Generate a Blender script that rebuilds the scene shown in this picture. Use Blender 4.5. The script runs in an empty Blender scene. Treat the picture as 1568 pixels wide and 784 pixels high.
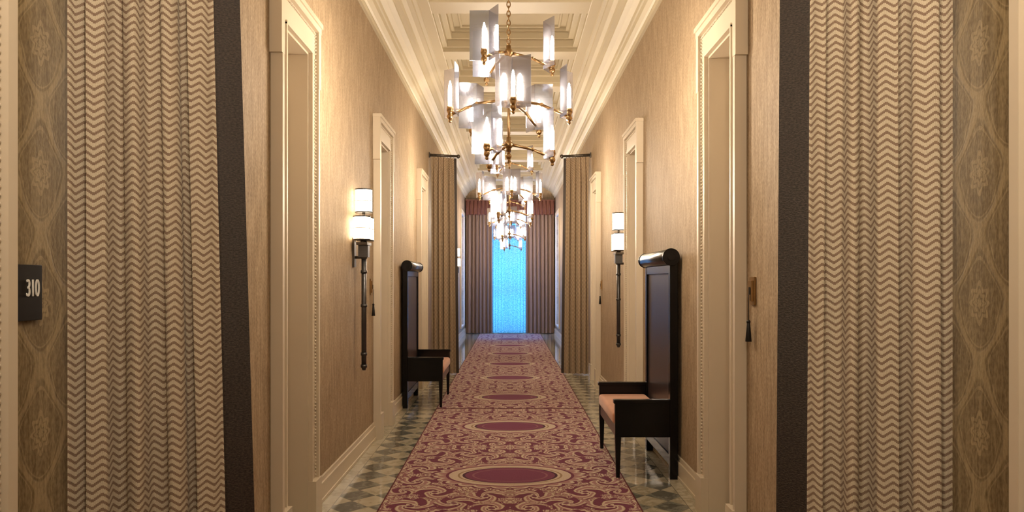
import bpy, bmesh, math, random
from mathutils import Vector, Matrix
random.seed(4)
scene = bpy.context.scene
W = 1.30          # half width of the corridor
YB, YE = -2.2, 21.8
CEIL = 4.25
PI = math.pi

# ------------------------------------------------------------------ node helper
class M:
    def __init__(s, name):
        s.mat = bpy.data.materials.new(name); s.mat.use_nodes = True
        s.nt = s.mat.node_tree; s.nt.nodes.clear()
        s.out = s.nt.nodes.new('ShaderNodeOutputMaterial')
    def n(s, t, **kw):
        nd = s.nt.nodes.new(t)
        for k, v in kw.items(): setattr(nd, k, v)
        return nd
    def link(s, a, b): s.nt.links.new(a, b)
    def put(s, v, sock):
        if isinstance(v, bpy.types.NodeSocket): s.link(v, sock)
        else:
            if sock.type == 'RGBA' and len(v) == 3: v = (*v, 1)
            sock.default_value = v
    def m(s, op, a, b=None, c=None):
        nd = s.n('ShaderNodeMath', operation=op)
        s.put(a, nd.inputs[0])
        if b is not None: s.put(b, nd.inputs[1])
        if c is not None: s.put(c, nd.inputs[2])
        return nd.outputs[0]
    def add(s, a, b): return s.m('ADD', a, b)
    def sub(s, a, b): return s.m('SUBTRACT', a, b)
    def mul(s, a, b): return s.m('MULTIPLY', a, b)
    def div(s, a, b): return s.m('DIVIDE', a, b)
    def gt(s, a, b): return s.m('GREATER_THAN', a, b)
    def lt(s, a, b): return s.m('LESS_THAN', a, b)
    def step(s, v, lo, hi):
        nd = s.n('ShaderNodeMapRange'); nd.interpolation_type = 'SMOOTHSTEP'
        s.put(v, nd.inputs[0]); nd.inputs[1].default_value = lo; nd.inputs[2].default_value = hi
        return nd.outputs[0]
    def band(s, v, lo, hi): return s.mul(s.gt(v, lo), s.lt(v, hi))
    def mix(s, f, a, b):
        nd = s.n('ShaderNodeMix', data_type='RGBA')
        s.put(f, nd.inputs[0]); s.put(a, nd.inputs[6]); s.put(b, nd.inputs[7])
        return nd.outputs[2]
    def coords(s, kind='Object'):
        tc = s.n('ShaderNodeTexCoord'); sp = s.n('ShaderNodeSeparateXYZ')
        s.link(tc.outputs[kind], sp.inputs[0])
        return tc.outputs[kind], sp.outputs[0], sp.outputs[1], sp.outputs[2]
    def vec(s, x, y, z=0.0):
        nd = s.n('ShaderNodeCombineXYZ')
        s.put(x, nd.inputs[0]); s.put(y, nd.inputs[1]); s.put(z, nd.inputs[2])
        return nd.outputs[0]
    def noise(s, v, scale, detail=3, rough=.5):
        nd = s.n('ShaderNodeTexNoise'); s.link(v, nd.inputs['Vector'])
        nd.inputs['Scale'].default_value = scale; nd.inputs['Detail'].default_value = detail
        nd.inputs['Roughness'].default_value = rough
        return nd.outputs['Fac']
    def bump(s, h, strength, dist=.01):
        nd = s.n('ShaderNodeBump'); s.put(h, nd.inputs['Height'])
        nd.inputs['Strength'].default_value = strength; nd.inputs['Distance'].default_value = dist
        return nd.outputs[0]
    def pbr(s, col, rough=.5, metal=0., normal=None, sheen=0., coat=0., spec=None, em=None, ems=0):
        b = s.n('ShaderNodeBsdfPrincipled')
        s.put(col, b.inputs['Base Color']); s.put(rough, b.inputs['Roughness'])
        b.inputs['Metallic'].default_value = metal
        b.inputs['Sheen Weight'].default_value = sheen
        b.inputs['Coat Weight'].default_value = coat
        if spec is not None: b.inputs['Specular IOR Level'].default_value = spec
        if em is not None:
            s.put(em, b.inputs['Emission Color']); b.inputs['Emission Strength'].default_value = ems
        if normal is not None: s.link(normal, b.inputs['Normal'])
        s.link(b.outputs[0], s.out.inputs[0])
        return s.mat

def simple(name, col, rough=.5, metal=0., var=.08, scale=8, bumps=0., coat=0., spec=None):
    m = M(name); v, x, y, z = m.coords()
    nz = m.noise(v, scale, 2)
    dark = tuple(c*(1-var) for c in col); lite = tuple(min(1, c*(1+var)) for c in col)
    c = m.mix(nz, dark, lite)
    nrm = m.bump(m.noise(v, scale*20, 2), bumps) if bumps else None
    return m.pbr(c, rough, metal, nrm, coat=coat, spec=spec)

# ------------------------------------------------------------------ materials
def wallpaper(name, c1, c2, strong):
    m = M(name); v, x, y, z = m.coords()
    P, Q = .26, .36
    cy = m.m('COSINE', m.mul(y, 2*PI/P)); cz = m.m('COSINE', m.mul(z, 2*PI/Q))
    f = m.add(cy, cz)
    wob = m.mul(m.m('SINE', m.mul(z, 6*PI/Q)), .10)
    g = m.m('ABSOLUTE', m.add(f, wob))
    ogee = m.sub(1.0, m.step(g, .16, .30))
    ogee2 = m.band(g, .40, .50)
    yy = m.m('PINGPONG', y, P/2); zz = m.m('PINGPONG', z, Q/2)
    r = m.m('SQRT', m.add(m.mul(yy, yy), m.mul(m.mul(zz, zz), .5)))
    th = m.m('ARCTAN2', zz, yy)
    pet = m.add(.040, m.mul(m.m('COSINE', m.mul(th, 8.)), .007))
    fl = m.lt(r, pet); flo = m.band(m.m('MODULO', m.div(r, pet), .36), .0, .24)
    fl = m.mul(fl, flo)
    pat = m.m('MAXIMUM', m.m('MAXIMUM', ogee, m.mul(ogee2, .8)), fl)
    st = m.vec(m.mul(x, 8.), m.mul(y, 42.), m.mul(z, 3.0))
    streak = m.noise(st, 1.6, 4, .65)
    st2 = m.vec(m.mul(x, 2.), m.mul(y, 90.), m.mul(z, 36.))
    weave = m.noise(st2, 1.5, 2, .6)
    fac = m.add(m.mul(pat, strong), m.mul(m.step(streak, .36, .66), .45))
    fac = m.add(fac, m.mul(m.step(weave, .32, .68), .50))
    fac = m.mul(fac, .8)
    nt = m.mix(fac, c1, c2)
    return m.pbr(nt, .62, 0, m.bump(m.add(weave, m.mul(pat, strong)), .3, .004), spec=.18)

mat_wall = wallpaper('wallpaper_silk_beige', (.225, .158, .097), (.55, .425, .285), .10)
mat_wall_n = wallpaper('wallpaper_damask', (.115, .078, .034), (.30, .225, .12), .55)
mat_cream = simple('paint_cream_trim', (.63, .545, .42), .38, var=.03, scale=3)
mat_ceil = simple('paint_ceiling_cream', (.59, .525, .38), .5, var=.03, scale=2)
mat_leaf = simple('paint_door_beige', (.48, .40, .30), .4, var=.05, scale=3)
mat_brass = simple('aged_brass', (.38, .24, .11), .28, 1.0, var=.15, scale=20)
mat_bronze = simple('dark_bronze', (.10, .085, .07), .38, .8, var=.2, scale=20)
mat_steel = simple('gunmetal_rod', (.10, .10, .105), .35, .9, var=.15, scale=20)
mat_black = simple('black_lacquer', (.003, .003, .004), .22, var=.3, scale=10, spec=.3)
mat_black_plate = simple('black_plate', (.008, .006, .005), .45, var=.2, scale=10, spec=.3)
mat_white = simple('white_lettering', (.75, .73, .68), .5, var=.02)

m = M('wood_panel_dark'); v, x, y, z = m.coords()
g = m.noise(m.vec(m.mul(x, 10.), m.mul(y, 25.), m.mul(z, 1.5)), 2.0, 5, .6)
mat_panel = m.pbr(m.mix(g, (.018, .011, .012), (.045, .030, .031)), .34, spec=.4)

m = M('cushion_apricot_fabric'); v, x, y, z = m.coords()
w1 = m.noise(v, 180, 2); w2 = m.noise(v, 6, 2)
mat_cush = m.pbr(m.mix(w2, (.48, .20, .10), (.62, .30, .17)), .8, normal=m.bump(w1, .4, .003), sheen=.3)

def herringbone(name, c1, c2, t1, t2):
    m = M(name); v, u, w, z = m.coords('UV')
    A = .0255
    tri = m.m('PINGPONG', u, A)
    stepu = m.mul(m.m('FLOOR', m.div(tri, .00425)), .00425)       # woven stair-step
    ph = m.add(w, m.mul(stepu, .72))
    fr = m.m('FRACT', m.div(ph, .0215))
    line = m.band(fr, .0, .42)
    th = m.noise(v, 260, 2)
    gap = m.lt(m.m('FRACT', m.div(tri, .00425)), .16)
    c = m.mix(line, m.mix(th, c1, c2), m.mix(th, t1, t2))
    c = m.mix(m.mul(gap, .3), c, (.32, .245, .165))
    h = m.add(m.mul(line, -.6), m.mul(th, .5))
    return m.pbr(c, .85, normal=m.bump(h, .5, .004), sheen=.1, spec=.12)
mat_herr = herringbone('herringbone_fabric', (.43, .365, .26), (.66, .58, .44), (.16, .105, .075), (.30, .21, .15))
mat_herr_warm_lit = herringbone('herringbone_fabric_warm_lit', (.31, .225, .14), (.47, .36, .24), (.11, .07, .042), (.20, .13, .08))  # same fabric as the near drapes, warm lighting put into its colours

m = M('dark_leather_border'); v, u, w, z = m.coords('UV')
nn = m.noise(m.vec(m.mul(u, 120.), m.mul(w, 260.), 0.), 1.0, 4, .7)
mat_border = m.pbr(m.mix(m.step(nn, .35, .7), (.009, .006, .004), (.060, .040, .028)), .42, normal=m.bump(nn, .5, .004), spec=.3)

m = M('taupe_drape'); v, u, w, z = m.coords('UV')
nn = m.noise(v, 90, 3)
mat_taupe = m.pbr(m.mix(nn, (.17, .105, .075), (.26, .175, .13)), .75, normal=m.bump(nn, .2, .003), sheen=.1)
mat_val = simple('valance_russet', (.13, .040, .022), .6, var=.2, scale=30, bumps=.2)

m = M('sheer_voile'); v, u, w, z = m.coords('UV')
nn = m.noise(m.vec(m.mul(u, 20.), m.mul(w, 14.), 0.), 2.0, 3)
tr = m.n('ShaderNodeBsdfTranslucent'); m.put(m.mix(m.step(nn, .35, .65), (.25, .55, .62), (.75, .97, .95)), tr.inputs[0])
df = m.n('ShaderNodeBsdfDiffuse'); m.put((.35, .48, .50), df.inputs[0])
tp = m.n('ShaderNodeBsdfTransparent')
a = m.n('ShaderNodeMixShader'); a.inputs[0].default_value = .2
m.link(tr.outputs[0], a.inputs[1]); m.link(df.outputs[0], a.inputs[2])
b = m.n('ShaderNodeMixShader'); b.inputs[0].default_value = .12
m.link(a.outputs[0], b.inputs[1]); m.link(tp.outputs[0], b.inputs[2])
m.link(b.outputs[0], m.out.inputs[0]); mat_sheer = m.mat

m = M('marble_floor'); v, x, y, z = m.coords()
D = .27
a_ = m.m('FLOOR', m.div(m.add(x, y), D)); b_ = m.m('FLOOR', m.div(m.sub(x, y), D))
chk = m.m('FLOORED_MODULO', m.add(a_, b_), 2.0)
vein = m.noise(v, 3.2, 6, .65); vein2 = m.noise(v, 14, 3, .6)
vv = m.step(m.m('ABSOLUTE', m.sub(vein, .5)), .0, .05)
crm = m.mix(vein2, (.40, .365, .28), (.57, .53, .42))
crm = m.mix(vv, (.35, .32, .24), crm)
gry = m.mix(vein2, (.085, .087, .075), (.18, .183, .16))
gry = m.mix(vv, (.24, .24, .21), gry)
cc = m.mix(chk, crm, gry)
fa = m.m('FRACT', m.div(m.add(x, y), D)); fb = m.m('FRACT', m.div(m.sub(x, y), D))
gro = m.m('MAXIMUM', m.lt(fa, .012), m.lt(fb, .012))
cc = m.mix(gro, cc, (.18, .165, .13))
bord = m.gt(m.m('ABSOLUTE', x), 1.19)
cc = m.mix(bord, cc, crm)
cc = m.mix(m.band(m.m('ABSOLUTE', x), 1.185, 1.19), cc, (.16, .15, .12))
mat_floor = m.pbr(cc, .07)

# carpet runner
m = M('carpet_runner_pattern'); v, x, y, z = m.coords()
P = 1.95
u = m.m('ABSOLUTE', x)
vv = m.m('PINGPONG', m.sub(y, 5.77-P*4), P/2)
mir = m.vec(u, vv, 0.0)
wx = m.mul(m.sub(m.noise(mir, 6.0, 1), .5), .08)
mir2 = m.vec(m.add(u, 3.7), m.add(vv, 1.3), 0.0)
wy = m.mul(m.sub(m.noise(mir2, 6.0, 1), .5), .08)
U = m.add(u, wx); V = m.add(vv, wy)
plum = (.140, .022, .058); mauve = (.24, .095, .125); cream = (.56, .46, .365); gold = (.32, .215, .13); dark = (.050, .010, .026); rose = (.35, .185, .185)
nz = m.noise(mir, 9.0, 2, .55)
fr = m.m('FRACT', m.mul(nz, 9.0))
col = m.mix(m.band(fr, .0, .38), plum, cream)
col = m.mix(m.band(fr, .38, .50), col, gold)
col = m.mix(m.band(fr, .64, .84), col, rose)
cent = [(.68, .17, .13, 1, 3), (.53, .47, .15, -1, 2), (.77, .45, .10, 1, 2), (.17, .56, .13, 1, 3), (.38, .73, .14, 1, 3),
        (.12, .84, .13, -1, 2), (.66, .78, .15, -1, 3), (.40, .97, .10, 1, 2)]
for (cx, cy, R, sg, nn_) in cent:
    dx = m.sub(U, cx); dy = m.sub(V, cy)
    r = m.m('SQRT', m.add(m.mul(dx, dx), m.mul(dy, dy)))
    th = m.m('ARCTAN2', dy, dx)
    lr = m.m('LOGARITHM', m.add(r, .01), math.e)
    s = m.m('SINE', m.add(m.mul(th, float(nn_)), m.mul(lr, 5.0*sg)))
    edge = m.add(R, m.mul(m.m('SINE', m.mul(th, 9.)), R*.14))
    ins = m.lt(r, edge)
    col = m.mix(ins, col, plum)
    col = m.mix(m.mul(ins, m.gt(s, -.1)), col, gold)
    col = m.mix(m.mul(ins, m.gt(s, .12)), col, cream)
    col = m.mix(m.mul(ins, m.gt(s, .80)), col, rose)
    pr = m.add(R*.28, m.mul(m.m('COSINE', m.mul(th, 6.)), R*.09))
    col = m.mix(m.lt(r, pr), col, cream)
    col = m.mix(m.lt(r, R*.16), col, plum)
e = m.m('SQRT', m.add(m.m('POWER', m.div(u, .335), 2.), m.m('POWER', m.div(vv, .215), 2.)))
tht = m.m('ARCTAN2', m.div(vv, .215), m.div(u, .335))
sc = m.mul(m.m('ABSOLUTE', m.m('SINE', m.mul(tht, 12.))), .16)
es = m.sub(e, sc)
col = m.mix(m.lt(es, 1.70), col, plum)
col = m.mix(m.lt(es, 1.60), col, cream)
col = m.mix(m.lt(es, 1.50), col, rose)
col = m.mix(m.lt(e, 1.47), col, plum)
col = m.mix(m.lt(e, 1.40), col, cream)
col = m.mix(m.lt(e, 1.20), col, gold)
col = m.mix(m.lt(e, 1.15), col, cream)
col = m.mix(m.lt(e, 1.09), col, dark)
col = m.mix(m.lt(e, 1.03), col, (.17, .032, .085))
col = m.mix(m.band(e, .82, .87), col, mauve)
fine = m.noise(v, 90, 1)
col = m.mix(m.mul(m.step(fine, .4, .7), .2), col, mauve)
col = m.mix(m.gt(u, .853), col, (.10, .012, .02))
mat_rug = m.pbr(col, .9, normal=m.bump(fine, .35, .004), sheen=.05, spec=.1)
mat_rug_edge = simple('carpet_binding', (.10, .012, .02), .9)

def emis(name, col, st):
    m = M(name)
    return m.pbr(col, .5, em=col, ems=st)
mat_bulb = emis('candle_bulb_glow', (1, .82, .61), 560)
mat_shade = emis('lamp_shade_glow', (1, .80, .54), 9)

m = M('acrylic_reflector')
tp = m.n('ShaderNodeBsdfTransparent'); m.put((.84, .86, .91), tp.inputs[0])
gl = m.n('ShaderNodeBsdfGlossy'); m.put((.60, .62, .70), gl.inputs[0]); gl.inputs['Roughness'].default_value = .12
tl = m.n('ShaderNodeBsdfTranslucent'); m.put((.42, .44, .52), tl.inputs[0])
a = m.n('ShaderNodeMixShader'); a.inputs[0].default_value = .08
m.link(gl.outputs[0], a.inputs[1]); m.link(tl.outputs[0], a.inputs[2])
b = m.n('ShaderNodeMixShader'); b.inputs[0].default_value = .42
m.link(a.outputs[0], b.inputs[1]); m.link(tp.outputs[0], b.inputs[2])
m.link(b.outputs[0], m.out.inputs[0]); mat_acr = m.mat

m = M('window_glass')
tp = m.n('ShaderNodeBsdfTransparent'); gl = m.n('ShaderNodeBsdfGlossy'); gl.inputs['Roughness'].default_value = .05
b = m.n('ShaderNodeMixShader'); b.inputs[0].default_value = .08
m.link(tp.outputs[0], b.inputs[1]); m.link(gl.outputs[0], b.inputs[2]); m.link(b.outputs[0], m.out.inputs[0])
mat_glass = m.mat

# ------------------------------------------------------------------ mesh helpers
def box(bm, x0, x1, y0, y1, z0, z1, mi=0):
    if x0 > x1: x0, x1 = x1, x0
    vs = [bm.verts.new(p) for p in ((x0,y0,z0),(x1,y0,z0),(x1,y1,z0),(x0,y1,z0),(x0,y0,z1),(x1,y0,z1),(x1,y1,z1),(x0,y1,z1))]
    for q in ((3,2,1,0),(4,5,6,7),(0,1,5,4),(1,2,6,5),(2,3,7,6),(3,0,4,7)):
        f = bm.faces.new([vs[i] for i in q]); f.material_index = mi

def cyl(bm, p0, p1, r0, r1=None, seg=16, mi=0, caps=True):
    if r1 is None: r1 = r0
    p0, p1 = Vector(p0), Vector(p1); d = (p1-p0).normalized()
    up = Vector((0,0,1)) if abs(d.z) < .9 else Vector((1,0,0))
    a = d.cross(up).normalized(); b = a.cross(d)
    A, B = [], []
    for i in range(seg):
        t = 2*PI*i/seg; o = a*math.cos(t)+b*math.sin(t)
        A.append(bm.verts.new(p0+o*r0)); B.append(bm.verts.new(p1+o*r1))
    for i in range(seg):
        j = (i+1) % seg
        f = bm.faces.new((A[i], B[i], B[j], A[j])); f.smooth = True; f.material_index = mi
    if caps:
        f = bm.faces.new(A); f.material_index = mi
        f = bm.faces.new(B[::-1]); f.material_index = mi

def sph(bm, c, r, mi=0, u=10, v=7, sz=1.0):
    mt = Matrix.Translation(c) @ Matrix.Diagonal((1, 1, sz, 1))
    res = bmesh.ops.create_uvsphere(bm, u_segments=u, v_segments=v, radius=r, matrix=mt)
    fs = set()
    for vt in res['verts']:
        for f in vt.link_faces: fs.add(f)
    for f in fs: f.smooth = True; f.material_index = mi

def torus(bm, c, R, r, mi, axis='x', sc=1.5, a=10, b=6):
    rings = []
    for i in range(a):
        t = 2*PI*i/a; ring = []
        for j in range(b):
            p = 2*PI*j/b
            h = (R+r*math.cos(p))*math.cos(t); k = (R+r*math.cos(p))*math.sin(t)*sc; w = r*math.sin(p)
            q = (h, w, k) if axis == 'x' else (w, h, k)
            ring.append(bm.verts.new(Vector(c)+Vector(q)))
        rings.append(ring)
    for i in range(a):
        for j in range(b):
            f = bm.faces.new((rings[i][j], rings[(i+1)%a][j], rings[(i+1)%a][(j+1)%b], rings[i][(j+1)%b]))
            f.smooth = True; f.material_index = mi

def finish(bm, name, mats, parent=None, bevel=0, recalc=True, origin=None):
    if recalc: bmesh.ops.recalc_face_normals(bm, faces=bm.faces)
    if origin is not None: bmesh.ops.translate(bm, verts=bm.verts, vec=-Vector(origin))
    me = bpy.data.meshes.new(name); bm.to_mesh(me); bm.free()
    for mt in mats: me.materials.append(mt)
    ob = bpy.data.objects.new(name, me); scene.collection.objects.link(ob)
    if origin is not None: ob.location = origin
    if parent: ob.parent = parent
    if bevel:
        md = ob.modifiers.new('bevel', 'BEVEL'); md.width = bevel; md.segments = 2; md.limit_method = 'ANGLE'
        md.angle_limit = math.radians(50)
    return ob

def empty(name, loc=(0,0,0)):
    e = bpy.data.objects.new(name, None); e.location = loc; scene.collection.objects.link(e); return e

# ------------------------------------------------------------------ doors list  (near y, far y, top)
doorsL = [(.75, 1.88, 3.12), (4.07, 4.87, 3.14), (7.13, 7.96, 3.06), (10.45, 11.28, 3.04), (14.6, 15.5, 3.04)]
doorsR = [(.72, 1.855, 3.12), (4.12, 4.95, 3.14), (7.33, 8.14, 3.06), (10.75, 11.52, 3.04), (15.6, 16.5, 3.04)]
CW = .14; P_ = .068
SWY0, SWY1, SWZ0, SWZ1 = 19.7, 21.0, .30, 3.3      # tall side windows, added to spill blue light by the corridor end
TOP = 4.56

# ------------------------------------------------------------------ room shell
def build_wall(name, s, doors):
    bm = bmesh.new(); xs, xe = s*W, s*(W+.35)
    y = YB
    def seg(a, b, z0, z1):
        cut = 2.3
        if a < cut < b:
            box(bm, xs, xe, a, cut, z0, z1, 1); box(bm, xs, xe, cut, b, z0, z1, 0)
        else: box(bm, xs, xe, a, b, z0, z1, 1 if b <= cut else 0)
    for (a, b, t) in doors:
        oa, ob = a+CW, b-CW
        seg(y, oa, 0, TOP)
        seg(oa, ob, t-.2, TOP)
        y = ob
    seg(y, SWY0, 0, TOP)
    seg(SWY0, SWY1, 0, SWZ0); seg(SWY0, SWY1, SWZ1, TOP)
    seg(SWY1, YE, 0, TOP)
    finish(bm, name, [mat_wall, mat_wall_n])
build_wall('wall_left', -1, doorsL)
build_wall('wall_right', 1, doorsR)

bm = bmesh.new(); box(bm, -W-.35, W+.35, YB, YE+.3, -.1, 0); finish(bm, 'floor', [mat_floor])
bm = bmesh.new(); box(bm, -W-.35, W+.35, YB-.2, YB, -.1, TOP); finish(bm, 'wall_back', [mat_wall_n])
bm = bmesh.new()
WW = .62; WT = 3.72
box(bm, -W-.35, -WW, YE, YE+.3, 0, TOP); box(bm, WW, W+.35, YE, YE+.3, 0, TOP)
box(bm, -WW, WW, YE, YE+.3, WT, TOP)
finish(bm, 'wall_end', [mat_wall])
bm = bmesh.new()
for xx in (-WW, -.03, WW-.06): box(bm, xx, xx+.06, YE+.14, YE+.20, 0, WT, 0)
for zz in (0, 1.2, 2.5, WT-.08): box(bm, -WW, WW, YE+.143, YE+.197, zz, zz+.08, 0)
box(bm, -WW, WW, YE+.165, YE+.172, 0, WT, 1)
finish(bm, 'window_1', [mat_cream, mat_glass])
for s, nm in ((-1, 'added_window_left'), (1, 'added_window_right')):  # invented side windows, there only to let blue light onto the end
    bm = bmesh.new()
    for yy in (SWY0, (SWY0+SWY1)/2-.025, SWY1-.05): box(bm, s*(W+.16), s*(W+.21), yy, yy+.05, SWZ0, SWZ1, 0)
    for zz in (SWZ0, 1.2, 2.2, SWZ1-.05): box(bm, s*(W+.163), s*(W+.207), SWY0, SWY1, zz, zz+.05, 0)
    box(bm, s*(W+.18), s*(W+.187), SWY0, SWY1, SWZ0, SWZ1, 1)
    box(bm, s*(W-.03), s*(W+.16), SWY0-.03, SWY1+.03, SWZ0-.04, SWZ0+.002, 0)
    for (p, q) in ((SWY0-.10, SWY0), (SWY1, SWY1+.10)): box(bm, s*(W-.03), s*(W-.001), p, q, SWZ0-.04, SWZ1+.1, 0)
    box(bm, s*(W-.034), s*(W-.001), SWY0-.11, SWY1+.11, SWZ1, SWZ1+.11, 0)
    finish(bm, nm, [mat_cream, mat_glass])

# ceiling with coffers
bm = bmesh.new()
box(bm, -W-.35, W+.35, YB, YE, 4.50, 4.6)
for s in (-1, 1):
    box(bm, s*.80, s*(W+.02), YB, YE, CEIL, 4.51)
c0 = 5.16-1.6*4
ys = [c0+1.6*k for k in range(0, 17)]
for c in ys:
    if c+.8+.16 < YE: box(bm, -.81, .81, c+.8-.16, c+.8+.16, CEIL+.002, 4.51)
    for s in (-1, 1):
        box(bm, s*.75, s*.81, c-.65, c+.65, 4.30, 4.51)
        box(bm, s*.69, s*.76, c-.65, c+.65, 4.38, 4.51)
        box(bm, s*.655, s*.70, c-.60, c+.60, 4.455, 4.51)
        box(bm, s*.56, s*.585, c-.46, c+.46, 4.475, 4.51)
    for q in (-1, 1):
        a, b = sorted((c+q*.60, c+q*.65)); box(bm, -.80, .80, a, b, 4.298, 4.51)
        a, b = sorted((c+q*.54, c+q*.61)); box(bm, -.76, .76, a, b, 4.378, 4.51)
        a, b = sorted((c+q*.50, c+q*.545)); box(bm, -.70, .70, a, b, 4.453, 4.51)
        a, b = sorted((c+q*.425, c+q*.45)); box(bm, -.58, .58, a, b, 4.473, 4.51)
box(bm, -.81, .81, YB, c0-.64, CEIL+.001, 4.51)
finish(bm, 'ceiling', [mat_ceil], bevel=.006)

prof = [(0,3.90),(.028,3.90),(.034,3.93),(.028,3.955),(.045,3.965),(.075,4.00),(.085,4.04),(.10,4.045),(.11,4.075),(.15,4.11),(.20,4.13),
        (.205,4.15),(.25,4.155),(.265,4.18),(.30,4.21),(.345,4.215),(.35,4.235),(.385,4.24),(.40,4.26),(0,4.26)]
for s, nm in ((-1, 'trim_cornice_left'), (1, 'trim_cornice_right')):
    bm = bmesh.new()
    A = [bm.verts.new((s*(W-d), YB, z)) for d, z in prof]; B = [bm.verts.new((s*(W-d), YE, z)) for d, z in prof]
    for i in range(len(prof)-1): bm.faces.new((A[i], A[i+1], B[i+1], B[i]))
    finish(bm, nm, [mat_ceil])

for s, nm, doors in ((-1, 'baseboard_left', doorsL), (1, 'baseboard_right', doorsR)):
    bm = bmesh.new(); y = YB
    for (a, b) in [(d[0], d[1]) for d in doors]+[(YE, YE)]:
        box(bm, s*(W-.025), s*W, y, a, 0, .13); box(bm, s*(W-.015), s*W, y, a, .129, .165)
        box(bm, s*(W-.032), s*W, y, a, .0, .025)
        y = b
    finish(bm, nm, [mat_cream], bevel=.003)
bm = bmesh.new()
for s in (-1, 1): box(bm, s*WW, s*(W-.03), YE-.02, YE, 0, .16)
finish(bm, 'baseboard_end', [mat_cream], bevel=.003)

# doors
cnt = 1
def door(s, a, b, t, beads=True):
    global cnt
    par = empty('door_%d' % cnt, (s*W, (a+b)/2, 0)); cnt += 1
    inv = Matrix.Translation((-s*W, -(a+b)/2, 0))
    bm = bmesh.new(); X = lambda d: s*(W-d)      # d = projection into the corridor
    H = .20; G = .002
    ia, ib = a+CW, b-CW                           # opening
    for (p, q, sg) in ((a, ia, 1), (ib, b, -1)):
        box(bm, X(G), X(.045), p+.006, q-.006, 0, t-.05)
        o = (p, p+.035) if sg > 0 else (q-.035, q)
        box(bm, X(G), X(P_), o[0], o[1], 0, t-.395)
        i = (q-.022, q-.002) if sg > 0 else (p+.002, p+.022)
        box(bm, X(G), X(.056), i[0], i[1], 0, t-H+.01)
        box(bm, X(G), X(P_+.012), p-.004, q+.001, 0, .24)
        o2 = (p-.022, p+.036) if sg > 0 else (q-.036, q+.022)
        box(bm, X(G), X(P_+.002), o2[0], o2[1], t-.40, t-.002)
    box(bm, X(G), X(.0465), a+.03, b-.03, t-H+.012, t-.03)
    box(bm, X(G), X(P_+.004), a-.024, b+.024, t-.038, t+.001)
    box(bm, X(G), X(P_+.014), a-.032, b+.032, t, t+.03)
    box(bm, X(G), X(.0575), ia-.022, ib+.022, t-H-.001, t-H+.02)
    box(bm, X(.030), X(-.17), ia-.001, ia+.014, 0, t-H-.010)
    box(bm, X(.030), X(-.17), ib-.014, ib+.001, 0, t-H-.010)
    box(bm, X(.031), X(-.17), ia+.0005, ib-.0005, t-H-.016, t-H-.002)
    ca = finish(bm, 'casing', [mat_cream]); ca.parent = par; ca.matrix_parent_inverse = inv
    if beads:
        bm = bmesh.new()
        r = .0085; n = int((t-H)/.022)
        pts = []
        for k in range(n):
            z = .26+k*.022
            if z > t-H: break
            for yy in (a+.045, b-.045): pts.append((X(.048), yy, z))
        nh = int((b-a-.08)/.022)
        for k in range(nh+1): pts.append((X(.048), a+.045+k*.022, t-.052))
        for z in [t-H+.022*k for k in range(1, 7)]:
            for yy in (a+.045, b-.045): pts.append((X(.048), yy, z))
        for p in pts:
            bmesh.ops.create_icosphere(bm, subdivisions=1, radius=r, matrix=Matrix.Translation(p))
        for f in bm.faces: f.smooth = True
        bo = finish(bm, 'bead_moulding', [mat_cream], recalc=False); bo.parent = par; bo.matrix_parent_inverse = inv
    bm = bmesh.new(); l0, l1 = ia+.016, ib-.016
    box(bm, X(-.13), X(-.175), l0, l1, .008, t-H-.018)
    for (z0, z1) in ((.22, .85), (1.15, t-H-.18)):
        for (p, q) in ((l0+.07, l0+.10), (l1-.10, l1-.07)): box(bm, X(-.117), X(-.132), p, q, z0, z1)
        for zz in (z0, z1-.03): box(bm, X(-.118), X(-.132), l0+.072, l1-.072, zz+.001, zz+.029)
    lf = finish(bm, 'leaf', [mat_leaf]); lf.parent = par; lf.matrix_parent_inverse = inv
    bm = bmesh.new()
    yy = l0+.055
    box(bm, X(-.12), X(-.131), yy-.02, yy+.02, .92, 1.10)
    cyl(bm, (X(-.12), yy, 1.0), (X(-.075), yy, 1.0), .009, mi=0)
    cyl(bm, (X(-.08), yy, 1.0), (X(-.08), yy+.10, 1.0), .008, mi=0)
    hd = finish(bm, 'handle', [mat_brass]); hd.parent = par; hd.matrix_parent_inverse = inv
for d in doorsL: door(-1, *d)
for d in doorsR: door(1, *d)

# ------------------------------------------------------------------ carpet runners
for (a, b) in ((YB+.3, 8.785), (8.815, YE-.35)):
    bm = bmesh.new(); box(bm, -.865, .865, a, b, 0, .012, 0)
    finish(bm, 'carpet_runner', [mat_rug], bevel=.004)
bm = bmesh.new()
box(bm, -.866, .866, 8.786, 8.814, .001, .0135)
finish(bm, 'carpet_binding_strip', [mat_rug_edge], bevel=.002)

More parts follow.
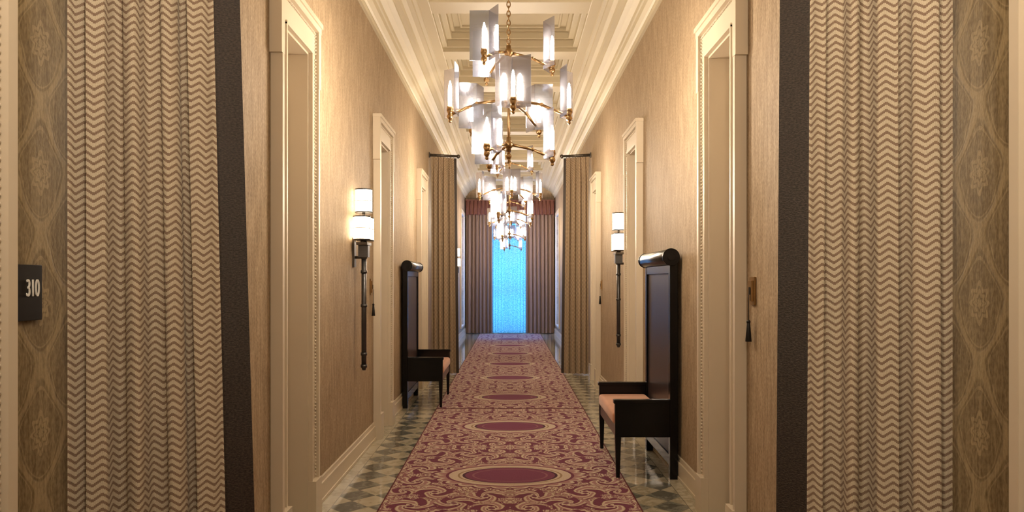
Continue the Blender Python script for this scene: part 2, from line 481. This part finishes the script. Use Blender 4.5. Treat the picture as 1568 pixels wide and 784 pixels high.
# ------------------------------------------------------------------ curtains
def curtain(name, s, xo, xi_t, xi_b, yo, yi, z0, z1, folds, amp, mats, border=.085, nu=260, nv=30, seed=0, parent=None, pinch=0):
    rnd = random.Random(seed)
    ph = [rnd.uniform(-.5, .5) for _ in range(folds*2+4)]
    def phase(t):
        k = t*folds*2; i = int(k); f = k-i; f = f*f*(3-2*f)
        return 2*PI*folds*t + (ph[i]*(1-f)+ph[i+1]*f)*1.3
    bm = bmesh.new(); uvl = bm.loops.layers.uv.new('UVMap')
    rows = []
    tb = 1-border/abs(xo-xi_b)*.98 if len(mats) > 1 else 2
    for j in range(nv+1):
        q = j/nv; z = z0+(z1-z0)*q
        xi = xi_b+(xi_t-xi_b)*q; row = []; L = 0; prev = None
        for i in range(nu+1):
            t = i/nu
            damp = min(1, t*8+.3)
            if len(mats) > 1: damp *= max(.0, min(1, (tb-t)*9+.12))
            A = amp*damp*(1-.25*q)*(1 if not pinch else (1-.55*max(0, (q-.9)/.1)))
            p = phase(t)+.35*math.sin(2.2*q+t*4+seed)
            x = xo+(xi-xo)*t + A*.30*math.sin(2*p)
            y = yo+(yi-yo)*t + A*math.sin(p)+A*.22*math.sin(2.3*p+seed)
            pt = Vector((s*x, y, z))
            if prev is not None: L += (pt-prev).length
            prev = pt; row.append((bm.verts.new(pt), L))
        rows.append(row)
    for j in range(nv):
        for i in range(nu):
            q4 = (rows[j][i], rows[j][i+1], rows[j+1][i+1], rows[j+1][i])
            f = bm.faces.new([v for v, _ in q4]); f.smooth = True
            f.material_index = 1 if (len(mats) > 1 and i/nu >= tb) else 0
            zz = (z0+(z1-z0)*j/nv, z0+(z1-z0)*j/nv, z0+(z1-z0)*(j+1)/nv, z0+(z1-z0)*(j+1)/nv)
            for lp, (v, l), z in zip(f.loops, q4, zz): lp[uvl].uv = (l, z)
    ob = finish(bm, name, mats, recalc=False)
    if parent: ob.parent = parent
    return ob

def curtain_set(s, seed, xi_t, xi_b, yo, yi, folds=5, amp=.027, fab=None, border=.082):
    par = empty('corridor_curtain')
    curtain('drape', s, 1.262, xi_t, xi_b, yo, yi, .016, 3.50, folds, amp, [fab or mat_herr, mat_border], seed=seed, parent=par,
            nu=300, nv=36, pinch=1, border=border)
    bm = bmesh.new()
    p0 = (s*(W-.002), yo, 3.53); p1 = (s*(xi_t-.03), yi, 3.53)
    cyl(bm, p0, p1, .022, mi=0); sph(bm, p1, .034)
    cyl(bm, (s*W, yo, 3.53), (s*(W-.015), yo, 3.53), .045)
    for k in range(9):
        t = .06+.9*k/8; c = Vector(p0).lerp(Vector(p1), t); torus(bm, (c.x, c.y, 3.525), .027, .004, 0, axis='y', sc=1.0)
    finish(bm, 'rod', [mat_bronze], parent=par)
    return par
curtain_set(-1, 3, .895, .795, 2.14, 2.40, 5, .033)
curtain_set(1, 8, .870, .845, 2.14, 2.40, 5, .033)
curtain_set(-1, 5, .87, .83, 12.05, 12.2, 5, .034, mat_herr_warm_lit, .045)
curtain_set(1, 7, .87, .83, 12.05, 12.2, 5, .034, mat_herr_warm_lit, .045)

wd = empty('window_drapes')
curtain('drape_side', -1, 1.25, .50, .50, YE-.22, YE-.22, .016, 3.75, 7, .045, [mat_taupe], seed=2, parent=wd, nu=160, nv=8)
curtain('drape_side', 1, 1.25, .46, .46, YE-.22, YE-.22, .016, 3.75, 7, .045, [mat_taupe], seed=6, parent=wd, nu=160, nv=8)
bm = bmesh.new()
box(bm, -W+.03, W-.03, YE-.34, YE-.31, 3.42, 3.84); box(bm, -W+.03, W-.03, YE-.338, YE-.02, 3.80, 3.838)
n = 24
for i in range(n):
    xx = -W+.06+(2*W-.12)*i/(n-1); cyl(bm, (xx, YE-.345, 3.40), (xx, YE-.345, 3.80), .03, .02, seg=8)
finish(bm, 'valance', [mat_val], parent=wd)
curtain('window_sheer_curtain', 1, .60, -.60, -.60, YE-.08, YE-.08, .012, 3.78, 16, .02, [mat_sheer], seed=9, nu=240, nv=6, parent=wd)

# ------------------------------------------------------------------ chandelier
def chandelier_mesh():
    bm = bmesh.new()
    cyl(bm, (0,0,2.36), (0,0,3.10), .009, mi=0, seg=10)
    for z, r in ((3.07,.032),(2.75,.036),(2.44,.032)):
        sph(bm, (0,0,z), r, 0, 14, 8); cyl(bm, (0,0,z-.05), (0,0,z+.05), .017, mi=0)
    sph(bm, (0,0,2.36), .022, 0); cyl(bm, (0,0,2.31), (0,0,2.36), .004, .010, mi=0)
    tiers = [(3.07, 2.965, .30, [2, 122, 238]), (2.75, 2.61, .42, [-14, -86, -158, 130, 58]), (2.44, 2.345, .30, [-2, 118, 242])]
    for (zh, ze, R, angs) in tiers:
        for an in angs:
            t = math.radians(an); c, s_ = math.cos(t), math.sin(t)
            P = lambda r, z: (c*r, s_*r, z)
            cyl(bm, P(.02, zh), P(R*.55, zh-(zh-ze)*.35), .010, mi=0, seg=8)
            cyl(bm, P(R*.55, zh-(zh-ze)*.35), P(R, ze), .010, mi=0, seg=8)
            sph(bm, P(R*.55, zh-(zh-ze)*.35), .014, 0)
            sph(bm, P(R, ze-.012), .022, 0); sph(bm, P(R, ze-.042), .012, 0)
            cyl(bm, P(R, ze), P(R, ze+.03), .012, .024, mi=0)
            cyl(bm, P(R, ze+.03), P(R, ze+.055), .024, .020, mi=0)
            cyl(bm, P(R, ze+.055), P(R, ze+.18), .012, mi=1, seg=8, caps=False)
            cyl(bm, P(R, ze+.18), P(R, ze+.225), .012, .003, mi=1, seg=8, caps=False)
            k = R-.06
            for sg in (-1, 1):
                dirv = Vector((math.cos(t+sg*1.05), math.sin(t+sg*1.05), 0)); nrm = Vector((-dirv.y, dirv.x, 0))*.002
                a = Vector(P(k, 0)); b = a+dirv*.13
                z0, z1 = ze-.005, ze+.325
                q = [a-nrm, b-nrm, b+nrm, a+nrm]
                lo = [bm.verts.new((p.x, p.y, z0)) for p in q]; hi = [bm.verts.new((p.x, p.y, z1)) for p in q]
                for i in range(4):
                    f = bm.faces.new((lo[i], lo[(i+1)%4], hi[(i+1)%4], hi[i])); f.material_index = 2
                f = bm.faces.new(lo[::-1]); f.material_index = 2; f = bm.faces.new(hi); f.material_index = 2
            cyl(bm, P(k, ze+.02), P(R, ze+.02), .004, mi=0, seg=6)
    z = 3.115; i = 0
    while z < 4.45:
        torus(bm, (0,0,z), .012, .0035, 0, axis='x' if i % 2 else 'y', sc=1.7); z += .032; i += 1
    cyl(bm, (0,0,4.43), (0,0,4.50), .03, .065, mi=0, seg=20)
    bmesh.ops.recalc_face_normals(bm, faces=bm.faces)
    me = bpy.data.meshes.new('chandelier'); bm.to_mesh(me); bm.free()
    for mt in (mat_brass, mat_bulb, mat_acr): me.materials.append(mt)
    return me
cm = chandelier_mesh()
for k in range(-1, 4):
    ob = bpy.data.objects.new('chandelier', cm); ob.location = (-.01, 5.16+4.8*k, 0)
    scene.collection.objects.link(ob)

# ------------------------------------------------------------------ sconces
def sconce(s, y):
    bm = bmesh.new(); X = lambda d: s*(W-d)
    box(bm, X(0), X(.018), y-.035, y+.035, 1.62, 1.86, 0)
    cyl(bm, (X(.09), y, .80), (X(.09), y, 1.78), .021, mi=1)
    for z in (.80, .90, 1.30, 1.58, 1.70): cyl(bm, (X(.09), y, z-.012), (X(.09), y, z+.012), .027, mi=1)
    cyl(bm, (X(.09), y, .765), (X(.09), y, .80), .014, .025, mi=1)
    cyl(bm, (X(0), y, 1.70), (X(.09), y, 1.70), .012, mi=0)
    box(bm, X(.05), X(.13), y-.04, y+.04, 1.70, 1.80, 1)
    box(bm, X(.045), X(.135), y-.095, y+.095, 1.80, 1.822, 0)
    cyl(bm, (X(.09), y, 1.80), (X(.09), y, 2.10), .010, mi=0)
    for (cy, z0) in ((y-.075, 1.84), (y+.075, 1.84), (y, 2.07)):
        cyl(bm, (X(.088), cy, z0), (X(.088), cy, z0+.195), .070, mi=2, seg=20)
        for zz in (z0, z0+.095, z0+.187): cyl(bm, (X(.088), cy, zz-.002), (X(.088), cy, zz+.008 if zz != z0+.095 else zz+.003), .0725, mi=1, seg=20)
        cyl(bm, (X(.088), cy, z0-.02), (X(.088), cy, z0), .012, mi=0)
    finish(bm, 'wall_sconce', [mat_bronze, mat_steel, mat_shade], origin=(s*W, y, 0))
sconce(-1, 6.22); sconce(1, 8.38); sconce(-1, 17.2)

# ------------------------------------------------------------------ hall chairs
def hall_chair(s, y0, y1):
    cyy = (y0+y1)/2; par = empty('hall_chair', (s*(W-.25), cyy, 0))
    inv = Matrix.Translation((-s*(W-.25), -cyy, 0)); X = lambda d: s*(W-.03-d)
    def fin(bm, nm, mats, bev=.004):
        o = finish(bm, nm, mats, bevel=bev); o.parent = par; o.matrix_parent_inverse = inv; return o
    bm = bmesh.new()
    for p in (y0, y1-.06): box(bm, X(0), X(.06), p, p+.06, 0, 1.66)
    box(bm, X(.002), X(.058), y0+.03, y1-.03, 1.56, 1.659); box(bm, X(.002), X(.058), y0+.03, y1-.03, .10, .18)
    fin(bm, 'back_frame', [mat_black])
    bm = bmesh.new(); box(bm, X(.010), X(.045), y0+.05, y1-.05, .16, 1.58); fin(bm, 'back_panel', [mat_panel])
    bm = bmesh.new()
    cyl(bm, (X(.055), y0-.015, 1.685), (X(.055), y1+.015, 1.685), .062, seg=28)
    for p in (y0-.022, y1+.002): cyl(bm, (X(.055), p, 1.685), (X(.055), p+.02, 1.685), .066, seg=28)
    for p in (y0-.026, y1+.022): cyl(bm, (X(.055), p, 1.685), (X(.055), p+.006, 1.685), .03, seg=20)
    fin(bm, 'scroll_top_rail', [mat_black], .003)
    bm = bmesh.new()
    for p in (y0, y1-.045):
        box(bm, X(.06), X(.475), p, p+.045, .32, .585)
        box(bm, X(.06), X(.485), p-.006, p+.051, .575, .605)
    box(bm, X(.44), X(.47), y0+.04, y1-.04, .32, .41)
    box(bm, X(.06), X(.45), y0+.04, y1-.04, .35, .40)
    fin(bm, 'arms_and_seat_frame', [mat_black])
    bm = bmesh.new()
    for p in (y0+.0225, y1-.0225):
        for d in (.452,):
            c = (X(d), p)
            top = [(c[0]+i*.023, c[1]+j*.0225, .325) for i, j in ((-1,-1),(1,-1),(1,1),(-1,1))]
            bot = [(c[0]+i*.014, c[1]+j*.014, .012) for i, j in ((-1,-1),(1,-1),(1,1),(-1,1))]
            T = [bm.verts.new(q) for q in top]; B = [bm.verts.new(q) for q in bot]
            bm.faces.new(T); bm.faces.new(B[::-1])
            for i in range(4): bm.faces.new((B[i], B[(i+1)%4], T[(i+1)%4], T[i]))
    fin(bm, 'front_legs', [mat_black], .003)
    bm = bmesh.new()
    box(bm, X(.065), X(.485), y0+.047, y1-.047, .402, .505)
    o = fin(bm, 'seat_cushion', [mat_cush], .032); o.modifiers['bevel'].segments = 5
    for f in o.data.polygons: f.use_smooth = True
hall_chair(1, 5.68, 6.72)
hall_chair(-1, 8.86, 9.93)

# ------------------------------------------------------------------ small wall fittings
def fitting(name, s, y, z, tassel=True, w=.05, h=.15):
    bm = bmesh.new(); X = lambda d: s*(W-d)
    box(bm, X(.001), X(.012), y-w/2, y+w/2, z-h/2, z+h/2, 0)
    box(bm, X(.011), X(.024), y-w/2+.008, y+w/2-.008, z-h/2+.02, z+h/2-.02, 0)
    box(bm, X(.023), X(.028), y-.010, y+.010, z-.02, z+.02, 1)
    if tassel:
        cyl(bm, (X(.03), y, z-.02), (X(.03), y, z-.16), .0025, mi=1, seg=6)
        sph(bm, (X(.03), y, z-.165), .011, 1); cyl(bm, (X(.03), y, z-.27), (X(.03), y, z-.165), .017, .008, mi=1, seg=10)
    finish(bm, name, [mat_brass, mat_black_plate], bevel=.002, origin=(s*W, y, z))
fitting('doorbell_plate', 1, 4.00, 1.45, w=.07)
fitting('doorbell_plate', -1, 6.98, 1.45)
fitting('doorbell_plate', -1, 10.30, 1.45)
fitting('doorbell_plate', 1, 10.60, 1.45)

par = empty('room_number_sign', (-W, 2.0, 1.47))
bm = bmesh.new(); box(bm, -W+.001, -W+.014, 1.945, 2.065, 1.395, 1.545)
o = finish(bm, 'plate', [mat_black_plate], bevel=.002); o.parent = par; o.matrix_parent_inverse = Matrix.Translation((W, -2.0, -1.47))
cu = bpy.data.curves.new('numerals', 'FONT'); cu.body = '310'; cu.size = .066; cu.extrude = .0015; cu.align_x = 'CENTER'; cu.align_y = 'CENTER'
cu.materials.append(mat_white)
to = bpy.data.objects.new('numerals', cu); scene.collection.objects.link(to)
to.parent = par; to.location = (.0155, .022, .01)
to.rotation_euler = (PI/2, 0, PI/2); to.scale = (.58, 1, 1)

# ------------------------------------------------------------------ light
w = bpy.data.worlds.new('sky'); scene.world = w; w.use_nodes = True
bg = w.node_tree.nodes['Background']; bg.inputs[0].default_value = (.08, .28, .75, 1); bg.inputs[1].default_value = .7
def window_and_spill_light(loc, rot, sx, sy, e, col):
    ld = bpy.data.lights.new('daylight_and_spill', 'AREA'); ld.shape = 'RECTANGLE'; ld.size = sx; ld.size_y = sy; ld.energy = e; ld.color = col
    lo = bpy.data.objects.new('daylight_and_spill', ld); lo.location = loc; lo.rotation_euler = rot
    scene.collection.objects.link(lo)
window_and_spill_light((0, YE+.6, 1.9), (-PI/2, 0, 0), 1.2, 3.6, 90, (.10, .42, 1))
ym = (SWY0+SWY1)/2
window_and_spill_light((-W-.6, ym, 1.9), (0, -PI/2, 0), 3.0, 1.3, 85, (.09, .32, 1))  # added lamp outside the invented left window, for blue spill
window_and_spill_light((W+.6, ym, 1.9), (0, PI/2, 0), 3.0, 1.3, 85, (.09, .32, 1))  # its twin on the right, likewise added for blue spill

# ------------------------------------------------------------------ camera
cd = bpy.data.cameras.new('camera'); cam = bpy.data.objects.new('camera', cd); scene.collection.objects.link(cam)
cam.location = (0, 0, 1.5); cam.rotation_euler = (PI/2, 0, 0)
cd.sensor_width = 36; cd.lens = 36*1150/1568; cd.shift_x = 3/1568; cd.shift_y = 39/1568; cd.clip_start = .05
scene.camera = cam
scene.view_settings.view_transform = 'Standard'
scene.view_settings.look = 'None'
scene.view_settings.exposure = 0.12
